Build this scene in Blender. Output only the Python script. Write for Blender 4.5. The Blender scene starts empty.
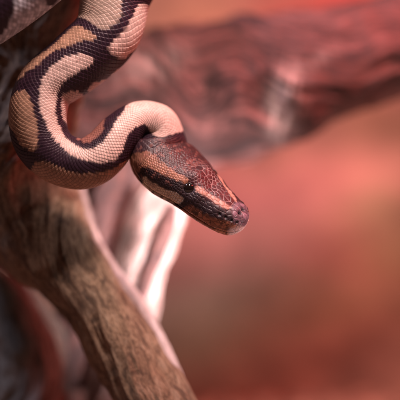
import bpy, math
import numpy as np
from mathutils import Vector

# ------------------------------------------------------------------ camera, world, lights
S = 0.0004                 # metres per photo pixel in the plane of focus (400 px = 16 cm)
DIST = 0.444               # camera to plane of focus
D = DIST / S               # the same in photo pixels
sc = bpy.context.scene
COL = sc.collection

cam_d = bpy.data.cameras.new('camera')
cam = bpy.data.objects.new('camera', cam_d); COL.objects.link(cam)
cam.location = (0, -DIST, 0); cam.rotation_euler = (math.radians(90), 0, 0)
cam_d.sensor_width = 36; cam_d.lens = 100 * 0.99999
cam_d.clip_start = 0.01; cam_d.clip_end = 50
cam_d.dof.use_dof = True
cam_d.dof.focus_distance = DIST - 0.0065
cam_d.dof.aperture_fstop = 3.2
sc.camera = cam

world = bpy.data.worlds.new('World'); sc.world = world
world.use_nodes = True
world.node_tree.nodes['Background'].inputs[0].default_value = (0.55, 0.33, 0.33, 1)
world.node_tree.nodes['Background'].inputs[1].default_value = 0.06

sc.view_settings.view_transform = 'Standard'
sc.view_settings.look = 'None'
sc.view_settings.exposure = 0
sc.view_settings.gamma = 1
sc.cycles.max_bounces = 6

def area(name, loc, target, size, power, color, spread=180):
    l = bpy.data.lights.new(name, 'AREA'); l.shape = 'DISK'; l.size = size
    l.energy = power; l.color = color; l.spread = math.radians(spread)
    o = bpy.data.objects.new(name, l); COL.objects.link(o)
    o.location = loc
    o.rotation_euler = (Vector(target) - Vector(loc)).to_track_quat('-Z', 'Y').to_euler()
    return o
area('key_lamp', (0.10, -0.20, 0.40), (-0.03, 0, 0.0), 0.085, 4.1, (1.0, 0.70, 0.66))
area('cool_lamp', (-0.23, -0.08, 0.32), (-0.06, 0, 0.04), 0.06, 1.3, (0.74, 0.72, 1.0))
r_ = area('red_lamp', (0.27, -0.03, 0.26), (0.09, 0.15, 0.03), 0.08, 0.48, (1.0, 0.07, 0.06), 75)
area('backdrop_fill', (0.34, 0.02, -0.02), (0.03, 0.25, -0.015), 0.08, 0.20, (1.0, 0.62, 0.55), 70)  # unseen fill, added to brighten the backdrop
b_ = area('low_fill', (0.15, -0.05, -0.085), (-0.020, 0.095, -0.020), 0.05, 0.28, (1.0, 0.80, 0.82), 40)  # added fill aimed at the pale root, no such source in view

# ------------------------------------------------------------------ helpers
rng = np.random.default_rng(7)
_T = rng.random((32, 32, 32))
def vnoise(p):
    p = np.asarray(p, float); i = np.floor(p).astype(int); f = p - i; f = f * f * (3 - 2 * f)
    r = 0
    for a in (0, 1):
        for b in (0, 1):
            for c in (0, 1):
                w = (f[..., 0] if a else 1 - f[..., 0]) * (f[..., 1] if b else 1 - f[..., 1]) * (f[..., 2] if c else 1 - f[..., 2])
                r = r + w * _T[(i[..., 0] + a) % 32, (i[..., 1] + b) % 32, (i[..., 2] + c) % 32]
    return r * 2 - 1
def fbm(p, n=4):
    r = 0; a = 1.0; p = np.asarray(p, float)
    for k in range(n):
        r = r + a * vnoise(p * 2 ** k + 13.7 * k); a *= 0.5
    return r
def sstep(a, b, x):
    t = np.clip((x - a) / (b - a), 0, 1); return t * t * (3 - 2 * t)
def catmull(P, n=60):
    P = np.asarray(P, float)
    Q = np.vstack([2 * P[0] - P[1], P, 2 * P[-1] - P[-2]])
    out = []
    t = np.linspace(0, 1, n, endpoint=False)[:, None]
    for i in range(1, len(Q) - 2):
        a, b, c, d = Q[i - 1], Q[i], Q[i + 1], Q[i + 2]
        out.append(0.5 * ((2 * b) + (c - a) * t + (2 * a - 5 * b + 4 * c - d) * t ** 2 + (3 * b - a - 3 * c + d) * t ** 3))
    out.append(P[-1:])
    return np.vstack(out)
def to_space(x, y, d):
    k = (D + d) / D
    return np.stack([(x - 200) * k, d, (200 - y) * k], -1)
def norm(v): return v / np.maximum(np.linalg.norm(v, axis=-1, keepdims=True), 1e-9)
def grid_mesh(name, V, mat, parent=None, attrs=None, closed=True, caps=(False, False)):
    """V (rings, n, 3) in photo pixels -> one smooth mesh in metres"""
    R, n, _ = V.shape
    vs = (V.reshape(-1, 3) * S).astype(np.float32)
    i = np.arange(R - 1)[:, None]; j = np.arange(n if closed else n - 1)[None, :]; j2 = (j + 1) % n
    f = np.stack([i * n + j, (i + 1) * n + j, (i + 1) * n + j2, i * n + j2], -1).reshape(-1, 4)
    me = bpy.data.meshes.new(name)
    me.vertices.add(len(vs)); me.vertices.foreach_set('co', vs.ravel())
    loops = f.ravel(); tot = np.full(len(f), 4)
    start = np.arange(len(f)) * 4
    capf = []
    if caps[0]: capf.append(np.arange(n))
    if caps[1]: capf.append(((R - 1) * n + np.arange(n))[::-1])
    for c in capf:
        start = np.append(start, len(loops)); tot = np.append(tot, len(c)); loops = np.append(loops, c)
    me.loops.add(len(loops)); me.loops.foreach_set('vertex_index', loops.astype(np.int32))
    me.polygons.add(len(tot)); me.polygons.foreach_set('loop_start', start.astype(np.int32))
    me.polygons.foreach_set('use_smooth', np.ones(len(tot), bool))
    me.update(calc_edges=True)
    for k, a in (attrs or {}).items():
        a = np.asarray(a, np.float32)
        if a.shape[-1] == 4:
            at = me.attributes.new(k, 'FLOAT_COLOR', 'POINT'); at.data.foreach_set('color', a.ravel())
        elif a.shape[-1] == 3 and a.ndim == 3:
            at = me.attributes.new(k, 'FLOAT_VECTOR', 'POINT'); at.data.foreach_set('vector', a.ravel())
        else:
            at = me.attributes.new(k, 'FLOAT', 'POINT'); at.data.foreach_set('value', a.ravel())
    me.materials.append(mat)
    o = bpy.data.objects.new(name, me); COL.objects.link(o)
    if parent: o.parent = parent
    return o
def tag(o, label=None, cat=None, group=None, kind=None):
    if label: o['label'] = label
    if cat: o['category'] = cat
    if group: o['group'] = group
    if kind: o['kind'] = kind
    return o
class NT:
    def __init__(s, name):
        s.m = bpy.data.materials.new(name); s.m.use_nodes = True
        s.t = s.m.node_tree; s.b = s.t.nodes['Principled BSDF']
    def n(s, typ, **kw):
        x = s.t.nodes.new(typ)
        for k, v in kw.items():
            if k.startswith('_'): setattr(x, k[1:], v)
            else: x.inputs[k.replace('~', ' ')].default_value = v
        return x
    def l(s, a, b): s.t.links.new(a, b)

# ------------------------------------------------------------------ python body
# x, y, depth, half width, height above, height below, boxiness, dorsal angle, head flag
B = [
 (-98, 58, -34, 37, 37, 37, 1, 62, 0),
 (-46, 27, -34, 37, 37, 37, 1, 62, 0),
 (   12, -11, -34, 37, 37, 37, 1, 62, 0),
 ( 62,-54, -30, 37, 37, 37, 1, 70, 0),
 ( 95,-98, -8, 36, 36, 36, 1, 95, 0),
 (136,-92, 6, 35, 35, 35, 1, 115, 0),
 (138,-50, 22, 35, 35, 35, 1, 115, 0),
 (117, -5, 17, 34.5, 34.5, 34.5, 1, 118, 0),
 (107, 33, 10, 33, 33, 33, 1, 118, 0),
 ( 76, 63,  5, 31, 31, 31, 1, 118, 0),
 ( 47, 86,  2, 28.5, 28.5, 28.5, 1, 118, 0),
 ( 38,113,  0, 28.5, 28.5, 28.5, 1, 118, 0),
 ( 42,140,  0, 28, 28, 28, 1, 118, 0),
 ( 59,158,  0, 26, 26, 26, 1, 116, 0),
 ( 84,164,  0, 25, 25, 25, 1, 112, 0),
 (104,153,  1, 24, 24, 24, 1, 106, 0),
 (119.5,134,  4, 20.8, 20.8, 20.8, 1, 98, 0),
 (137.5,120, 12, 18, 18, 18, 1, 80, 0),
 (156,124, 22, 21, 21, 21, 1, 62, 0.0),
 (160,141, 25, 28, 22, 23, 1, 50, 0.25),
 (161,156, 21, 35, 22, 26, .9, 44, 0.6),
 (172,169, 14, 35, 22.5, 25, .84, 42, 1),
 (190,183,  6, 31, 21.5, 22, .80, 42, 1),
 (208,199, -1, 26.5, 19, 20, .78, 42, 1),
 (222,210, -6, 23, 16, 19, .78, 42, 1),
 (235,218, -9, 19, 13, 17, .80, 42, 1),
 (245.5,224,-12, 15.5, 10.5, 14, .85, 42, 1),
]
cp = catmull(B, 80)
pos = to_space(cp[:, 0], cp[:, 1], cp[:, 2])
seg = np.linalg.norm(np.diff(pos, axis=0), axis=1); arc = np.concatenate([[0], np.cumsum(seg)])
L = arc[-1]
TIP = 12.0
s1 = np.arange(0, L - TIP, 0.45)
s2 = L - TIP * (1 - np.sin(np.linspace(0, math.pi / 2, 60)))
s = np.concatenate([s1, s2[1:]])
col = lambda k: np.interp(s, arc, cp[:, k])
ctr = np.stack([np.interp(s, arc, pos[:, k]) for k in range(3)], -1)
ker = np.hanning(15); ker /= ker.sum()
ctr_s = np.stack([np.convolve(np.pad(ctr[:, k], 7, mode='edge'), ker, 'valid') for k in range(3)], -1)
T = norm(np.gradient(ctr_s, axis=0) + 0)
for k in range(3): T[:, k] = np.convolve(np.pad(T[:, k], 7, mode='edge'), ker, 'valid')
T = norm(T)
Cv = np.array([0, -1.0, 0])[None] - T * (T @ np.array([0, -1.0, 0]))[:, None]; Cv = norm(Cv)
Nv = np.cross(T, Cv)                       # perpendicular in the picture, on the inside of the loop
if Nv[-1, 0] < 0: Nv = -Nv                 # at the head it points up and to the right
al = np.radians(col(7))[:, None]
U = np.cos(al) * Nv + np.sin(al) * Cv
Sd = np.sin(al) * -Nv + np.cos(al) * Cv    # the flank that faces the camera
NTH = 512
th = np.linspace(0, 2 * math.pi, NTH, endpoint=False) - math.pi   # 0 = dorsal, seam on the belly
W, HT, HB, EX, HD = (col(k)[:, None] for k in (3, 4, 5, 6, 8))
x_t = np.clip((s - (L - TIP)) / TIP, 0, 1)[:, None]
tipf = (1 - x_t ** 2.3) ** (1 / 2.3)
c, sn = np.cos(th)[None], np.sin(th)[None]
sx = W * np.sign(sn) * np.abs(sn) ** EX * tipf
hy = np.where(c > 0, HT, HB) * np.sign(c) * np.abs(c) ** (EX * 0.5 + 0.5) * tipf
# lower jaw a little narrower than the upper
V0 = ctr[:, None] + sx[..., None] * Sd[:, None] + hy[..., None] * U[:, None]
def normals(V):
    dv = np.gradient(V, axis=0)
    du = np.roll(V, -1, 1) - np.roll(V, 1, 1)
    n = norm(np.cross(du, dv))
    out = (V - ctr[:, None])
    sg = np.sign((n * out).sum(-1, keepdims=True)); sg[sg == 0] = 1
    return n * sg
def screen(V):
    k = D / (D + V[..., 1]); return 200 + V[..., 0] * k, 200 - V[..., 2] * k
Nrm = normals(V0)
px, py = screen(V0)
i_h = np.searchsorted(s, arc[80 * 21])     # around the jaw corner
s_head0 = arc[80 * 18]
TH = np.broadcast_to(th[None], px.shape); SS = np.broadcast_to(s[:, None], px.shape)
aTH = np.abs(TH)

# ---- anatomy of the head: eye sockets, canthus, nostril, lip pits
def head_point(qx, qy, far=False):
    m = (SS > s_head0) & (Nrm[..., 1] < 0.1)
    d2 = np.where(m, (px - qx) ** 2 + (py - qy) ** 2 + 0.02 * V0[..., 1], 1e9)
    k = np.unravel_index(np.argmin(d2), d2.shape)
    if far: k = (k[0], (NTH - k[1]) % NTH)
    return V0[k], Nrm[k], k
disp = np.zeros(px.shape)
def bump(q, amp, sig):
    global disp
    for far in (False, True):
        p, n, k = head_point(*q, far=far)
        d2 = ((V0 - p) ** 2).sum(-1); disp = disp + np.where(SS > s_head0, amp * np.exp(-d2 / (2 * sig * sig)), 0)
EYE = (188.5, 187)
bump((196, 175), 2.4, 5.5)                    # brow
bump((212, 186), -1.2, 5)
bump(EYE, -2.6, 4.6)
bump((206, 201), -1.4, 5)                   # hollow in front of the eye
bump((152, 172), 2.2, 11)                   # jaw muscle
bump((167, 148), 1.5, 11)
NOS = (239.5, 213)
bump(NOS, -3.0, 1.4)
bump((236, 210), 0.8, 3)
for q in ((231.5, 220.5), (225.5, 217.5), (219.5, 214.5), (237, 222.5)): bump(q, -1.8, 1.15)
bump((246, 216), 0.6, 3)
headw = sstep(0.2, 0.9, HD)
phim = math.radians(108)
mouth = np.exp(-((aTH - phim) / 0.035) ** 2) * headw * (1 - 0.3 * x_t)
disp += -1.9 * mouth + 0.55 * np.exp(-((aTH - phim + .16) / 0.09) ** 2) * headw + 0.5 * np.exp(-((aTH - phim - .16) / 0.09) ** 2) * headw
disp += 0.35 * fbm(V0 / 9.0, 3) * (0.6 + 0.4 * headw)

# ---- scales: rhombic rows on the body
NU = 58
rad = np.maximum((W[:, 0] + HT[:, 0]) / 2, 14)
vv = np.concatenate([[0], np.cumsum(np.diff(s) / (rad[1:] * 2 * math.pi / NU * 1.16))])
u_row = (TH + math.pi) / (2 * math.pi) * NU
v_row = np.broadcast_to(vv[:, None], px.shape)
wob = 0.12 * vnoise(np.stack([u_row * .45, v_row * .45, u_row * 0 + 3], -1))
a_ = v_row + u_row / 2 + wob; b_ = v_row - u_row / 2 - wob
ia, ib = np.floor(a_).astype(int), np.floor(b_).astype(int); fa, fb = a_ - ia, b_ - ib
near = np.minimum(fa, fb); far_ = np.maximum(fa, fb)
edge = np.minimum(near, 1 - far_)
hb = sstep(0.0, 0.16, near) * (1 - 0.75 * sstep(0.15, 1.0, (fa + fb) / 2)) * sstep(0, 0.10, 1 - far_)
cell_b = (ia * 7919 + ib * 104729)
# belly scutes
fv = v_row * 0.62 - np.floor(v_row * 0.62)
hbelly = sstep(0, 0.15, fv) * (1 - 0.6 * fv)
bel = sstep(math.radians(143), math.radians(147), aTH) * (1 - headw)
hgt = 0.50 * (hb * (1 - bel) + hbelly * bel)
bedge = 1 - sstep(0.02, 0.12, edge)
bedge = bedge * (1 - bel) + bel * (1 - sstep(0.0, 0.06, fv))

# ---- plates on the head: Voronoi cells over (length, girth)
hi = np.searchsorted(s, s_head0)
hs = SS[hi:]; hp = aTH[hi:] * 26.0
rr = np.random.default_rng(3)
seeds = []
q = s_head0 - 6
row = 0
while q < L + 6:
    f = np.clip((q - s_head0) / (L - s_head0), 0, 1)
    sp = np.interp(f, [0, .3, .52, .66, .85, 1], [2.3, 2.4, 2.9, 4.3, 6.0, 5.0])
    p = -sp * (0.5 if row % 2 else 0.0)
    while p < 26 * math.radians(100):
        seeds.append((q + rr.normal(0, sp * .14), p + rr.normal(0, sp * .14))); p += sp
    q += sp * 0.9; row += 1
ke = head_point(*EYE)[2]; es, ep = s[ke[0]], aTH[ke] * 26
seeds = [t for t in seeds if (t[0] - es) ** 2 + (t[1] - ep) ** 2 > 9.5 ** 2]
for k in range(11):
    a = 2 * math.pi * k / 11; seeds.append((es + 8.6 * math.cos(a), ep + 8.0 * math.sin(a)))
q = s_head0 + 8
while q < L + 4:
    seeds.append((q, 26 * math.radians(101))); seeds.append((q + 1, 26 * math.radians(116)))
    q += 5.6
q = s_head0 - 6
row = 0
while q < L + 6:
    for k in range(14): seeds.append((q + (1.6 if k % 2 else 0), 26 * math.radians(127 + 4.6 * k)))
    q += 4.2
pts, near_mid = [], []
for (q, p) in seeds:
    if p < 0 or q > L - 0.3 or p > 26 * math.pi: continue
    i_ = min(np.searchsorted(s, q), len(s) - 1); a = p / 26
    p3 = V0[i_, int(round((-a + math.pi) / (2 * math.pi) * NTH)) % NTH]
    if pts and q > L - 30:
        if min(((p3 - t) ** 2).sum() for t in pts[-260:]) < 3.4 ** 2: continue
    pts.append(p3)
    if 0.5 < p < 9: near_mid.append(V0[i_, int(round((a + math.pi) / (2 * math.pi) * NTH)) % NTH])
sd3 = np.array(pts + near_mid)
F1 = np.full(hs.shape, 1e9); F2 = F1.copy(); ID = np.zeros(hs.shape, int)
half = NTH // 2 + 1                        # one side is computed, the other mirrors it
for r0 in range(0, hs.shape[0], 12):
    A = V0[hi + r0:hi + r0 + 12][:, :half]
    cen = ctr[hi + r0:hi + r0 + 12].mean(0)
    sel = np.where(np.abs((sd3 - cen) @ T[min(hi + r0 + 6, len(T) - 1)]) < 13)[0]
    d = np.sqrt(((A[..., None, :] - sd3[sel]) ** 2).sum(-1))
    o = np.argpartition(d, 1, axis=-1)[..., :2]
    dd = np.take_along_axis(d, o, -1); srt = np.argsort(dd, -1)
    dd = np.take_along_axis(dd, srt, -1); o = np.take_along_axis(o, srt, -1)
    for arr, val in ((F1, dd[..., 0]), (F2, dd[..., 1]), (ID, sel[o[..., 0]])):
        arr[r0:r0 + 12, :half] = val
        arr[r0:r0 + 12, half:] = val[:, 1:-1][:, ::-1][:, :NTH - half]
gap = (F2 - F1)
hh = 0.36 * sstep(0, 1.0, gap) + 0.10 * sstep(1, 5, gap)
hedge = 1 - sstep(0.15, 0.75, gap)
hw = sstep(0.35, 0.9, HD[hi:])
hgt[hi:] = hgt[hi:] * (1 - hw) + hh * hw
edgeL = bedge.copy(); edgeL[hi:] = bedge[hi:] * (1 - hw) + hedge * hw
cell = cell_b.copy(); cell[hi:] = np.where(hw > 0.5, ID + 10 ** 9, cell_b[hi:])
eye_n = head_point(*EYE); eye_f = head_point(*EYE, far=True)
for e in (eye_n, eye_f):
    dE = np.sqrt(((V0 - e[0]) ** 2).sum(-1)); hgt *= np.where(SS > s_head0, sstep(5, 7, dE), 1)
V = V0 + Nrm * ((disp + hgt) * np.minimum(1, tipf * 1.6 + .1))[..., None]

# ---- colour pattern, laid out as outlines in the plane the coils lie in
M = 3
def mask(polys, soft=0.8):
    g = np.zeros((420 * M, 420 * M))
    yy, xx = np.mgrid[0:420 * M, 0:420 * M]; gx = xx / M - 40; gy = yy / M - 40
    for P in polys:
        P = catmull(np.array(list(P) + [P[0]]), 6)
        x0, y0 = P.min(0) - 2; x1, y1 = P.max(0) + 2
        a, b = max(0, int((x0 + 40) * M)), min(420 * M, int((x1 + 40) * M) + 1)
        c_, d_ = max(0, int((y0 + 40) * M)), min(420 * M, int((y1 + 40) * M) + 1)
        X = gx[c_:d_, a:b]; Y = gy[c_:d_, a:b]; ins = np.zeros(X.shape, bool)
        for (xa, ya), (xb, yb) in zip(P[:-1], P[1:]):
            if ya == yb: continue
            ins ^= ((ya > Y) != (yb > Y)) & (X < (xb - xa) * (Y - ya) / (yb - ya) + xa)
        g[c_:d_, a:b] = np.maximum(g[c_:d_, a:b], ins)
    k = np.hanning(int(soft * M * 2) * 2 + 3); k /= k.sum()
    g = np.apply_along_axis(lambda r: np.convolve(r, k, 'same'), 0, g)
    return np.apply_along_axis(lambda r: np.convolve(r, k, 'same'), 1, g)
jx = px + 1.1 * vnoise(np.stack([px / 3, py / 3, px * 0], -1)); jy = py + 1.1 * vnoise(np.stack([px / 3, py / 3, px * 0 + 9], -1))
def sample(g, x, y):
    X = np.clip((x + 40) * M, 0, 420 * M - 1.01); Y = np.clip((y + 40) * M, 0, 420 * M - 1.01)
    return g[Y.astype(int), X.astype(int)]
_, cid = np.unique(cell, return_inverse=True); cid = cid.reshape(cell.shape)
cnt = np.bincount(cid.ravel())
def per_scale(m, f=0.6):
    mean = np.bincount(cid.ravel(), m.ravel())[cid.ravel()].reshape(m.shape) / cnt[cid.ravel()].reshape(m.shape)
    return m * (1 - f) + f * sstep(0.35, 0.65, mean)
cell_r = np.random.default_rng(11).random(len(cnt))[cid]

blobA = [(70,-8),(100,-14),(119,-6),(122,8),(120,18),(113,26),(103,30),(95,26),(86,20),(78,17),(66,10)]
blobB = [(139,4),(146,5),(152,13),(151,27),(143,40),(133,51),(124,58),(115,56),(109,52),(110,45),(118,37),(127,27),(133,15)]
stripC = [(14,80),(24,66),(38,56),(52,46),(66,33),(76,26),(84,29),(92,33),(96,37.5),(91,41),(81,41),(70,45),(57,50),(46,57),(38,65),(30,70),(20,79)]
stripeD = [(94,60),(91,56.5),(82,54.5),(70,55.5),(58,61.5),(47.5,70.5),(40.5,84),(39,100),(43,117.5),(52,136),(66,150),(82,159.5),(98,163),(112,161),(121,153),(126,141),(130,132),(138,126),(146,125),(152,133),(160,137),(170,134),(184,130),
           (182,122),(170,106),(156,98),(140,96),(128,104),(123,112),(117,120),(112,130),(107,137),(100,144),(90,148.5),(80,147),(71,142),(62,133),(57,120),(55,108),(56.5,97),(60,87),(67,79),(78,72),(89,66)]
blobE = [(66,92),(75,90),(80,93),(84,99),(84,106),(80,112),(76,120),(72,128),(65,122),(61,112),(61,102),(62,96)]
blobF = [(88,88),(95,82),(107,79),(116,70),(127,66),(133,57),(139,43),(150,38),(140,70),(118,92),(100,100),(90,100)]
blobG = [(23,90),(28,96),(34.5,112),(37.5,129),(36.5,149),(29,150),(21,144),(12,130),(5,116),(5,104),(12,97),(18,92)]
blobH = [(37,162),(45,161.5),(60,167.5),(75,173),(90,173.5),(105,171.5),(116,167),(126,160),(134,158),(128,180),(100,200),(60,198),(36,180),(32,168)]
belly_in = [(76,139),(85,131),(92,121),(99,112),(107,112),(105,120),(103,129),(96,138),(87,142.5)]
corner = [(12,-30),(16,0),(9,16),(3,32),(-8,44),(-40,80),(-30,100),(20,60),(70,10),(80,-30)]
blobX = [(-25,-5),(-15,10),(-20,30),(-45,45),(-60,40),(-50,10)]
mB = {}
is_up = SS < arc[80 * 7] - 20
is_corner = SS < arc[80 * 4]
m_pale = np.zeros(px.shape); m_tan = m_pale.copy(); m_grey = m_pale.copy(); m_bin = m_pale.copy()
body_zone = (~is_corner) & (HD < 0.3)
m_pale = np.where(body_zone, np.maximum(sample(mask([stripeD, blobB]), jx, jy), sample(mask([blobE, blobF]), jx, jy)), 0)
early = SS < arc[80 * 16]
m_tan = np.where(body_zone & early, sample(mask([blobG, blobH]), jx, jy), 0)
m_c = np.where(body_zone & early, sample(mask([stripC]), jx, jy), 0)
m_grey = np.where(body_zone & early, sample(mask([blobA]), jx, jy), 0)
m_bin = np.where(body_zone & early & (SS > arc[80 * 13]), sample(mask([belly_in]), jx, jy), 0)
m_cor = np.where(is_corner, 1 - sample(mask([[(-39,-30),(9,-30),(13,-4),(14,8),(10,20),(5,31),(-6,40),(-39,60)],[(44,-20),(60,-20),(62,-6),(52,6),(45,0)]]), jx, jy), 0)
m_pale, m_tan, m_c, m_grey, m_cor = (per_scale(m) for m in (m_pale, m_tan, m_c, m_grey, m_cor))

cell_r = np.clip(cell_r + 0.25 * vnoise(V0 / 1.3), 0, 1)
colr = np.zeros(px.shape + (3,))
def lay(c3, m):
    global colr
    c3 = np.asarray(c3, float); colr = colr * (1 - m[..., None]) + c3 * m[..., None]
dark_b = np.array([0.020, 0.008, 0.017])
colr[:] = dark_b
colr *= (0.75 + 0.55 * cell_r[..., None])
n1 = fbm(V0 / 14.0, 3)[..., None]
lay([0.075, 0.035, 0.042], bedge * 0.30)
pale = np.array([0.70, 0.51, 0.44]) * (1 + 0.10 * n1) * (0.90 + 0.18 * cell_r[..., None])
lay(pale, m_pale)
freck = (cell_r > 0.93) & (vnoise(V0 / 9.0 + 4) > 0.05)
rimw = np.clip(1 - np.abs(m_pale - 0.5) * 2, 0, 1)
tan = np.array([0.42, 0.25, 0.165]) * (1 + 0.18 * n1) * (0.85 + 0.3 * cell_r[..., None])
lay(tan, np.maximum(m_tan, m_c))
lay(np.array([0.40, 0.30, 0.24]) * (0.85 + 0.3 * cell_r[..., None]), m_grey)
lay(np.array([0.74, 0.75, 0.82]) * (0.45 + 0.75 * cell_r[..., None]), m_cor)  # pale coil, its blue-white raised in place of missing cool light
lay([0.30, 0.13, 0.10], m_bin * 0.9)
lay([0.20, 0.09, 0.07], freck * np.maximum.reduce([m_pale, m_tan, m_grey]) * 0.45)
# brighter skin at the free edge of each pale scale, darker between
anyp = np.maximum.reduce([m_pale, m_tan, m_c, m_grey, m_cor])
lip = sstep(0.06, 0.16, near) * (1 - sstep(0.2, 0.42, near))
colr = colr * (1 + (0.10 * lip * anyp)[..., None])
colr = colr * (1 - (0.42 * bedge * anyp * (1 - bel))[..., None])
lay([0.70, 0.62, 0.58], bel * 0.9 * (1 - m_bin))

# head pattern
hz = sstep(0.15, 0.4, HD) * np.ones(px.shape)
# mirrored lookup so that the far flank carries the same markings as the near one
pxn, pyn = jx.copy(), jy.copy()
mir = (NTH - np.arange(NTH)) % NTH
near_side = (TH > 0) if (Sd[-1] @ np.array([0, -1.0, 0])) > 0 else (TH < 0)
pxn = np.where(near_side, pxn, pxn[:, mir]); pyn = np.where(near_side, pyn, pyn[:, mir])
H = lambda polys, soft=0.6: sample(mask(polys, soft), pxn, pyn) * hz
cheek = [(122,158),(130,156),(138,153),(145,152),(151,152.5),(157,158.5),(165,165),(176,173),(188,178),(187,183),(176,180),(162,174),(150,168),(142,167),(139,172),(140,182),(146,190),(160,197),(178,207),(160,212),(135,196),(122,170)]
canthus = [(194.5,187),(198,186.8),(204,190),(212,195),(221,200.3),(229,205),(232,207.8),(226,207.8),(218,204.2),(210,199.3),(202,195),(197,191.5)]
cream = [(143.5,178.5),(146,176.5),(152,181),(158.5,184.5),(166,188.5),(173,191.5),(181,196),(182.5,200),(178,203),(166,198.5),(153,191),(144,184.5)]
jaw = [(138,184),(150,194),(166,201),(180,207),(192,206),(203,213),(216,219.5),(226,221),(236,226),(242,231),(238,245),(215,245),(180,235),(140,210),(130,190)]
snout = [(231,207),(238,203),(246,208),(254,216),(252,228),(245,227),(239,224),(233,219)]
chin = [(229,229),(236,227),(243,226),(250,229),(250,240),(236,244),(228,238)]
hd_dark = np.array([0.045, 0.009, 0.011]) * (0.7 + 0.6 * cell_r[..., None]) * (1 + 0.35 * n1)
lay(hd_dark, hz)
stripe_dark = [(139,171),(143,167),(151,168),(163,174),(176,180),(186,182),(194,186),(202,197),(212,203),(224,209),(232,213),(236,219),(230,222),(218,220),(205,214),(193,206),(183,205),(184,198),(173,191),(158,184),(146,176.5),(143,180),(142,188),(138,182)]
lay(np.array([0.022, 0.010, 0.012]) * (0.8 + 0.4 * cell_r[..., None]), H([stripe_dark]))
lay([0.03, 0.013, 0.02], H([[(132,118),(143,126),(150,133),(158,145),(152,151),(145,150.5),(138,153),(128,157),(122,150)]], 1.5) * 0.9)
lay(np.array([0.37, 0.165, 0.10]) * (0.85 + 0.3 * cell_r[..., None]) * (1 + .15 * n1), H([cheek]) * np.where(near_side, 1, sstep(1.25, 1.4, aTH)) * (1 - 0.45 * sstep(0.1, 0.9, fbm(V0 / 4.5 + 3, 3))))
speck = sstep(0.0, 0.8, fbm(V0 / 3.2, 3))[..., None]
lay(np.array([0.40, 0.15, 0.08]) * (0.7 + 0.5 * cell_r[..., None]) * (1 - 0.75 * speck), H([jaw], 1.2))
lay(np.array([0.50, 0.25, 0.19]) * (0.9 + 0.2 * cell_r[..., None]), H([canthus]))
lay([0.022, 0.010, 0.012], H([[(139,176),(146,174),(153,179),(160,183),(168,187),(176,190),(184,195),(187,203),(181,209),(166,204),(152,196),(141,188)]]))
lay(np.array([0.86, 0.68, 0.50]) * (0.95 + 0.1 * cell_r[..., None]), H([cream]))
lay(np.array([0.22, 0.12, 0.15]) * (0.6 + 0.8 * cell_r[..., None]), H([snout], 1.2) * 0.8)
lay([0.62, 0.40, 0.36], H([chin], 1.2))
# specular lines painted on the plate seams in front of the eye, faint behind it
fr = sstep(es - 22, es + 4, SS)
tw = H([[(170,160),(190,140),(215,160),(240,185),(252,215),(232,206),(212,194),(196,184)]], 2.0)
seam = edgeL * hz * (0.08 + 0.55 * fr * tw) * (0.5 + 0.8 * np.clip(vnoise(V0 / 7.0) + .4, 0, 1))
lay([0.55, 0.33, 0.32], np.clip(seam, 0, 1))
colr = colr * (1 - 0.45 * (edgeL * hz * (1 - tw))[..., None])
dots = sstep(0.74, 0.95, cell_r) * hz * (1 - fr) * sstep(0.9, 1.5, np.broadcast_to(gap.mean() * 0 + 2, px.shape))
lay([0.26, 0.10, 0.08], dots * 0.5)
for q in (NOS, (231.5, 220.5), (225.5, 217.5), (219.5, 214.5), (237, 222.5)):
    for fr_ in (False, True):
        d2 = ((V0 - head_point(*q, far=fr_)[0]) ** 2).sum(-1); colr = colr * (1 - 0.85 * np.exp(-d2 / 2.6) * (SS > s_head0))[..., None]
colr = colr * (1 - 0.75 * mouth[..., None])
colr = np.clip(colr, 0.004, 0.95)

skin = NT('snake_skin')
at = skin.n('ShaderNodeAttribute', _attribute_name='skin')
skin.l(at.outputs['Color'], skin.b.inputs['Base Color'])
tc = skin.n('ShaderNodeTexCoord')
nz = skin.n('ShaderNodeTexNoise', Scale=9000, Detail=3)
skin.l(tc.outputs['Object'], nz.inputs['Vector'])
mr = skin.n('ShaderNodeMapRange'); mr.inputs['To Min'].default_value = 0.34; mr.inputs['To Max'].default_value = 0.58
skin.l(nz.outputs['Fac'], mr.inputs['Value']); skin.l(mr.outputs[0], skin.b.inputs['Roughness'])
bp = skin.n('ShaderNodeBump', Strength=0.12, Distance=0.00008)
skin.l(nz.outputs['Fac'], bp.inputs['Height']); skin.l(bp.outputs[0], skin.b.inputs['Normal'])
skin.b.inputs['Specular IOR Level'].default_value = 0.42
skin.b.inputs['Subsurface Weight'].default_value = 0.06
skin.b.inputs['Subsurface Radius'].default_value = (1.0, 0.35, 0.2)
skin.b.inputs['Subsurface Scale'].default_value = 0.0006

root = bpy.data.objects.new('ball_python', None); COL.objects.link(root)
root.empty_display_size = 0.02
tag(root, 'dark brown and cream ball python curled over driftwood with its head hanging down', 'snake')
grid_mesh('body', V, skin.m, root, {'skin': np.concatenate([colr, np.ones(px.shape + (1,))], -1)}, caps=(True, True))

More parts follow.
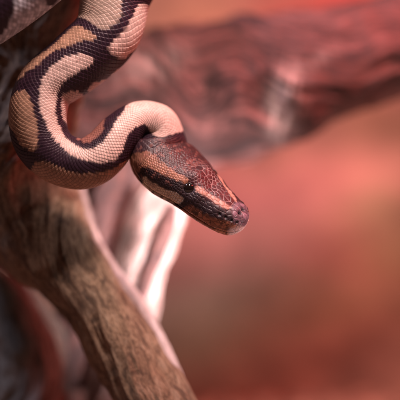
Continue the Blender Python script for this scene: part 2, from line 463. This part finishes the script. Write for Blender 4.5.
eye_m = NT('snake_eye'); eye_m.b.inputs['Base Color'].default_value = (0.012, 0.006, 0.006, 1)
eye_m.b.inputs['Roughness'].default_value = 0.06; eye_m.b.inputs['Coat Weight'].default_value = 1.0
etc_ = eye_m.n('ShaderNodeTexCoord'); ew = eye_m.n('ShaderNodeTexNoise', Scale=900, Detail=4)
er = eye_m.n('ShaderNodeValToRGB'); er.color_ramp.elements[0].color = (0.003, 0.002, 0.002, 1); er.color_ramp.elements[1].color = (0.016, 0.008, 0.006, 1)
eye_m.l(etc_.outputs['Object'], ew.inputs['Vector']); eye_m.l(ew.outputs['Fac'], er.inputs['Fac']); eye_m.l(er.outputs[0], eye_m.b.inputs['Base Color'])
for p, n, k in (eye_n, eye_f):
    a = np.linspace(0, math.pi, 40)[:, None]; b = np.linspace(0, 2 * math.pi, 64, endpoint=False)[None]
    sp = np.stack([np.sin(a) * np.cos(b), np.sin(a) * np.sin(b), np.cos(a) + 0 * b], -1)
    e = grid_mesh('eye', (p - n * (5.45 if k is eye_n[2] else 6.2)) + sp * 6.5, eye_m.m, root)

# ------------------------------------------------------------------ driftwood
def wood(name, c1, c2, c3, pale=(0.7, 0.5, 0.42), rough=0.7, scale=1.0, stretch=0.14):
    w = NT(name)
    at = w.n('ShaderNodeAttribute', _attribute_name='flow')
    mp = w.n('ShaderNodeMapping'); mp.inputs['Scale'].default_value = (1.0 * scale, 1.0 * scale, stretch * scale)
    w.l(at.outputs['Vector'], mp.inputs['Vector'])
    n1 = w.n('ShaderNodeTexNoise', Scale=0.10, Detail=8, Roughness=0.62, Distortion=1.2)
    n2 = w.n('ShaderNodeTexNoise', Scale=0.55, Detail=6, Roughness=0.7, Distortion=0.4)
    n3 = w.n('ShaderNodeTexNoise', Scale=0.022, Detail=3)
    for n in (n1, n2): w.l(mp.outputs[0], n.inputs['Vector'])
    w.l(at.outputs['Vector'], n3.inputs['Vector'])
    r1 = w.n('ShaderNodeValToRGB')
    e = r1.color_ramp.elements; e[0].position = 0.34; e[0].color = (*c1, 1); e[1].position = 0.68; e[1].color = (*c3, 1)
    m = r1.color_ramp.elements.new(0.5); m.color = (*c2, 1)
    w.l(n1.outputs['Fac'], r1.inputs['Fac'])
    mx = w.n('ShaderNodeMix', _data_type='RGBA', _blend_type='MULTIPLY'); mx.inputs[0].default_value = 0.75
    r2 = w.n('ShaderNodeValToRGB'); e = r2.color_ramp.elements; e[0].position = 0.36; e[0].color = (0.28, 0.24, 0.22, 1); e[1].position = 0.56; e[1].color = (1, 1, 1, 1)
    w.l(n2.outputs['Fac'], r2.inputs['Fac'])
    w.l(r1.outputs[0], mx.inputs[6]); w.l(r2.outputs[0], mx.inputs[7])
    mx2 = w.n('ShaderNodeMix', _data_type='RGBA', _blend_type='MIX')
    ap = w.n('ShaderNodeAttribute', _attribute_name='bare')
    w.l(ap.outputs['Fac'], mx2.inputs[0]); w.l(mx.outputs[2], mx2.inputs[6]); mx2.inputs[7].default_value = (*pale, 1)
    mx3 = w.n('ShaderNodeMix', _data_type='RGBA', _blend_type='OVERLAY'); mx3.inputs[0].default_value = 0.6
    w.l(mx2.outputs[2], mx3.inputs[6]); w.l(n3.outputs['Color'], mx3.inputs[7])
    n3b = w.n('ShaderNodeRGBToBW'); w.l(n3.outputs['Color'], n3b.inputs[0]); w.l(n3b.outputs[0], mx3.inputs[7])
    w.l(mx3.outputs[2], w.b.inputs['Base Color'])
    w.b.inputs['Roughness'].default_value = rough
    ad = w.n('ShaderNodeMath', _operation='ADD'); w.l(n1.outputs['Fac'], ad.inputs[0]); w.l(n2.outputs['Fac'], ad.inputs[1])
    bp = w.n('ShaderNodeBump', Strength=0.7, Distance=0.0012)
    w.l(ad.outputs[0], bp.inputs['Height']); w.l(bp.outputs[0], w.b.inputs['Normal'])
    return w.m
def log(name, P, mat, seed, ridge=0.10, lump=0.12, knots=(), bares=(), parent=None, n=220, flat=1.0):
    cp = catmull(P, 40)
    pos = to_space(cp[:, 0], cp[:, 1], cp[:, 2])
    a = np.concatenate([[0], np.cumsum(np.linalg.norm(np.diff(pos, axis=0), axis=1))])
    q = np.linspace(0, a[-1], max(40, int(a[-1] / 1.3)))
    c_ = np.stack([np.interp(q, a, pos[:, k]) for k in range(3)], -1); r = (np.interp(q, a, cp[:, 3]) * (D + c_[:, 1]) / D)[:, None]
    T = norm(np.gradient(c_, axis=0))
    C = norm(np.array([0, -1.0, 0])[None] - T * (T @ np.array([0, -1.0, 0]))[:, None]); N = np.cross(T, C)
    t = np.linspace(0, 2 * math.pi, n, endpoint=False)[None]
    R = np.broadcast_to(r, (len(q), n)).copy()
    Q = np.broadcast_to(q[:, None], R.shape)
    twist = t + 0.006 * Q + 0.35 * vnoise(np.stack([Q / 60, Q * 0 + seed, Q * 0], -1))
    cc = np.stack([np.cos(twist), np.sin(twist), Q * 0], -1)
    g = cc * 3.0 + np.stack([Q * 0, Q * 0, Q / 70], -1) + seed * 3.1
    ridg = 1 - np.abs(vnoise(g)) * 2 + 0.5 * (1 - np.abs(vnoise(g * np.array([2.7, 2.7, 1.6]))) * 2)
    R *= 1 + ridge * ridg + lump * fbm(cc * 0.8 + np.stack([Q * 0, Q * 0, Q / 45], -1) + seed, 3)
    bare = np.zeros(R.shape)
    V = c_[:, None] + (np.cos(t) * R)[..., None] * N[:, None] + (np.sin(t) * R * flat)[..., None] * C[:, None]
    flow = np.stack([np.cos(twist) * r * 1.0, np.sin(twist) * r * 1.0, Q], -1)
    for (kx, ky, rad, depth, pale) in knots:
        x, y = screen(V); front = (np.sin(t) > 0) * np.ones(R.shape)
        ax, ay = (x - kx), (y - ky)
        d = np.sqrt((ax * 0.8 + ay * 0.35) ** 2 + (ay * 1.0 - ax * 0.25) ** 2) / rad
        d = d + 0.15 * vnoise(np.stack([x / 12, y / 12, x * 0 + seed], -1))
        k = front * np.exp(-(d / 1.1) ** 2)
        ringy = np.cos(d * 11) * np.exp(-(d / 1.3) ** 2) * front
        out = norm(V - c_[:, None])
        V = V + out * ((depth * (np.exp(-((d - 1.0) / 0.3) ** 2) - 0.9 * np.exp(-(d / .8) ** 2)) * front + 0.10 * depth * ringy))[..., None]
        flow = flow + k[..., None] * np.stack([d * 26, d * 26, -d * 30], -1)
        bare = np.maximum(bare, pale * front * np.clip(np.exp(-((d - 0.55) / 0.45) ** 2) * (0.65 + 0.8 * vnoise(np.stack([x / 8, y / 22, x * 0 + 5], -1))), 0, 1))
    for (kx, ky, rx, ry, ro, am) in bares:
        x, y = screen(V); front = (np.sin(t) > 0) * np.ones(R.shape)
        ax, ay = (x - kx), (y - ky); bx = ax * math.cos(ro) + ay * math.sin(ro); by = -ax * math.sin(ro) + ay * math.cos(ro)
        st = 0.75 + 0.9 * vnoise(np.stack([bx / 3.5, by / 16, x * 0 + 5], -1))
        bare = np.maximum(bare, am * front * np.clip(1.4 * np.exp(-(bx / rx) ** 2 - (by / ry) ** 2) * st, 0, 1))
    return grid_mesh(name, V, mat, parent, {'flow': flow, 'bare': bare[..., None]}, caps=(True, True))

brown = wood('brown_driftwood', (0.07, 0.042, 0.022), (0.24, 0.155, 0.09), (0.38, 0.285, 0.19), stretch=0.42)
redw = wood('reddish_driftwood', (0.012, 0.005, 0.005), (0.085, 0.032, 0.028), (0.30, 0.125, 0.11), pale=(0.66, 0.5, 0.46), stretch=0.07)
palew = wood('pale_driftwood', (0.20, 0.13, 0.11), (0.40, 0.31, 0.28), (0.54, 0.46, 0.43))
greyw = wood('grey_driftwood', (0.05, 0.045, 0.035), (0.13, 0.12, 0.095), (0.24, 0.22, 0.18))
darkw = wood('dark_driftwood', (0.03, 0.015, 0.012), (0.10, 0.045, 0.04), (0.20, 0.09, 0.07))

t = log('driftwood_log', [(60,-120,140,62),(25,-20,112,62),(12,80,108,66),(6,160,106,64),(34,226,92,50),(78,280,72,35),(122,343,60,33),(165,420,50,38),(205,520,60,44)], brown, 2.3, 0.045, 0.12)
tag(t, 'thick brown grainy driftwood trunk running down the left behind the snake', 'driftwood')
t = log('driftwood_log', [(10,134,285,60),(100,116,280,66),(190,98,270,70),(258,86,265,67),(320,66,265,55),(390,46,270,47),(490,10,275,44)], redw, 5.9, 0.05, 0.05,
        knots=((268, 97, 26, 3.5, 0.0), (200, 95, 30, 3, 0.0)), bares=((284, 101, 12, 27, 0.2, 1.0), (150, 66, 30, 16, -0.3, 0.35), (300, 70, 30, 7, -0.5, 0.3)))
tag(t, 'large blurred reddish driftwood branch with a pale knot, reaching to the upper right', 'driftwood')
t = log('driftwood_log', [(176,168,250,12),(163,192,245,25),(150,226,235,30),(138,265,225,27),(130,310,215,26),(120,380,205,29),(112,470,200,30)], palew, 8.1, 0.05, 0.10)
tag(t, 'pale bleached root standing in soft focus below the snake head', 'driftwood')
t = log('driftwood_twig', [(173,205,165,5),(166,226,165,9),(156,250,165,9),(143,285,165,7),(130,330,165,5)], darkw, 1.7, 0.08, 0.12)
tag(t, 'thin dark twig crossing in front of the pale bleached root', 'twig')
t = log('driftwood_log', [(72,165,130,9),(82,200,124,6),(92,235,116,6),(110,270,104,8),(134,303,92,10),(165,360,80,10),(190,430,90,12)], palew, 4.4, 0.05, 0.12)
tag(t, 'slender pale root along the right edge of the brown trunk', 'driftwood')
t = log('driftwood_log', [(130,150,230,22),(112,190,220,24),(100,235,210,20),(85,290,220,24),(70,380,230,28)], darkw, 9.2, 0.06, 0.1)
tag(t, 'dark blurred limb added for the dark hole between the two pale roots', 'driftwood')  # limb put in to give the dark of the hole
t = log('driftwood_stump', [(-70,262,190,30),(-20,296,180,34),(16,345,180,42),(20,450,190,50)], greyw, 6.6, 0.08, 0.12)
tag(t, 'dark grey blurred driftwood stump in the lower left corner, beyond the brown trunk', 'driftwood')

# ------------------------------------------------------------------ backdrop and floor of the enclosure
bd = NT('planted_glow_backdrop')
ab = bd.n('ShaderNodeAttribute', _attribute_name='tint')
tcb = bd.n('ShaderNodeTexCoord')
nb = bd.n('ShaderNodeTexNoise', Scale=14, Detail=5, Roughness=0.6)
bd.l(tcb.outputs['Object'], nb.inputs['Vector'])
mrb = bd.n('ShaderNodeMapRange'); mrb.inputs['From Min'].default_value = 0.3; mrb.inputs['From Max'].default_value = 0.7
mrb.inputs['To Min'].default_value = 0.35; mrb.inputs['To Max'].default_value = 1.15
bd.l(nb.outputs['Fac'], mrb.inputs['Value'])
vm = bd.n('ShaderNodeVectorMath', _operation='SCALE')
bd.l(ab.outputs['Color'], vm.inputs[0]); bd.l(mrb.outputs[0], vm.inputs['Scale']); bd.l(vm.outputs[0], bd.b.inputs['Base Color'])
bd.b.inputs['Roughness'].default_value = 0.9
ang = np.linspace(-1.15, 1.15, 200)
Vb = np.stack([np.stack([700 * np.sin(ang) * 1.3, 620 - 500 * (1 - np.cos(ang)), np.full(200, z)], -1) for z in np.linspace(900, -330, 200)], 0)
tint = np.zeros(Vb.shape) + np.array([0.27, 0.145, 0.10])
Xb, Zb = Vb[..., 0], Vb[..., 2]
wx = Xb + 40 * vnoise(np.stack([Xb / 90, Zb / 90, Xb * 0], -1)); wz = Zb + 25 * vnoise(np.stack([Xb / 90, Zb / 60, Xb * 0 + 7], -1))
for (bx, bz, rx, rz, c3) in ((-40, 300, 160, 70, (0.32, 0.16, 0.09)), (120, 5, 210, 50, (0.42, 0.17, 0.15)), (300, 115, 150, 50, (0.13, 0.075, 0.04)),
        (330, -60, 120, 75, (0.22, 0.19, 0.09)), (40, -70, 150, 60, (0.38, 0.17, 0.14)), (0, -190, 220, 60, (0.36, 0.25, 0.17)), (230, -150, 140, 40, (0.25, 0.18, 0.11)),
        (-350, 100, 200, 300, (0.08, 0.045, 0.02)), (240, 290, 120, 80, (0.40, 0.05, 0.04))):  # planting colours, with red glow and shade below the branch mixed in
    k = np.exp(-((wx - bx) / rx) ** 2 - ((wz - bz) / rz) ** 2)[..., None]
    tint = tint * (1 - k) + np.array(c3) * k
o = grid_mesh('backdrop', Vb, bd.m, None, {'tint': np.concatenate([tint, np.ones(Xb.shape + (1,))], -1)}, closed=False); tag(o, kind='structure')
fl = NT('bark_floor')
nf = fl.n('ShaderNodeTexNoise', Scale=120, Detail=8, Roughness=0.7); tcf = fl.n('ShaderNodeTexCoord'); fl.l(tcf.outputs['Object'], nf.inputs['Vector'])
rf = fl.n('ShaderNodeValToRGB'); e = rf.color_ramp.elements; e[0].position = .35; e[0].color = (0.05, 0.028, 0.018, 1); e[1].position = .68; e[1].color = (0.34, 0.20, 0.14, 1)
fl.l(nf.outputs['Fac'], rf.inputs['Fac']); fl.l(rf.outputs[0], fl.b.inputs['Base Color']); fl.b.inputs['Roughness'].default_value = 0.95
gx, gy = np.meshgrid(np.linspace(-1000, 1000, 260), np.linspace(-500, 700, 200))
gz = -300 + 7 * fbm(np.stack([gx / 30, gy / 30, gx * 0], -1), 4)
o = grid_mesh('ground', np.stack([gx, gy, gz], -1), fl.m, closed=False); tag(o, kind='structure')
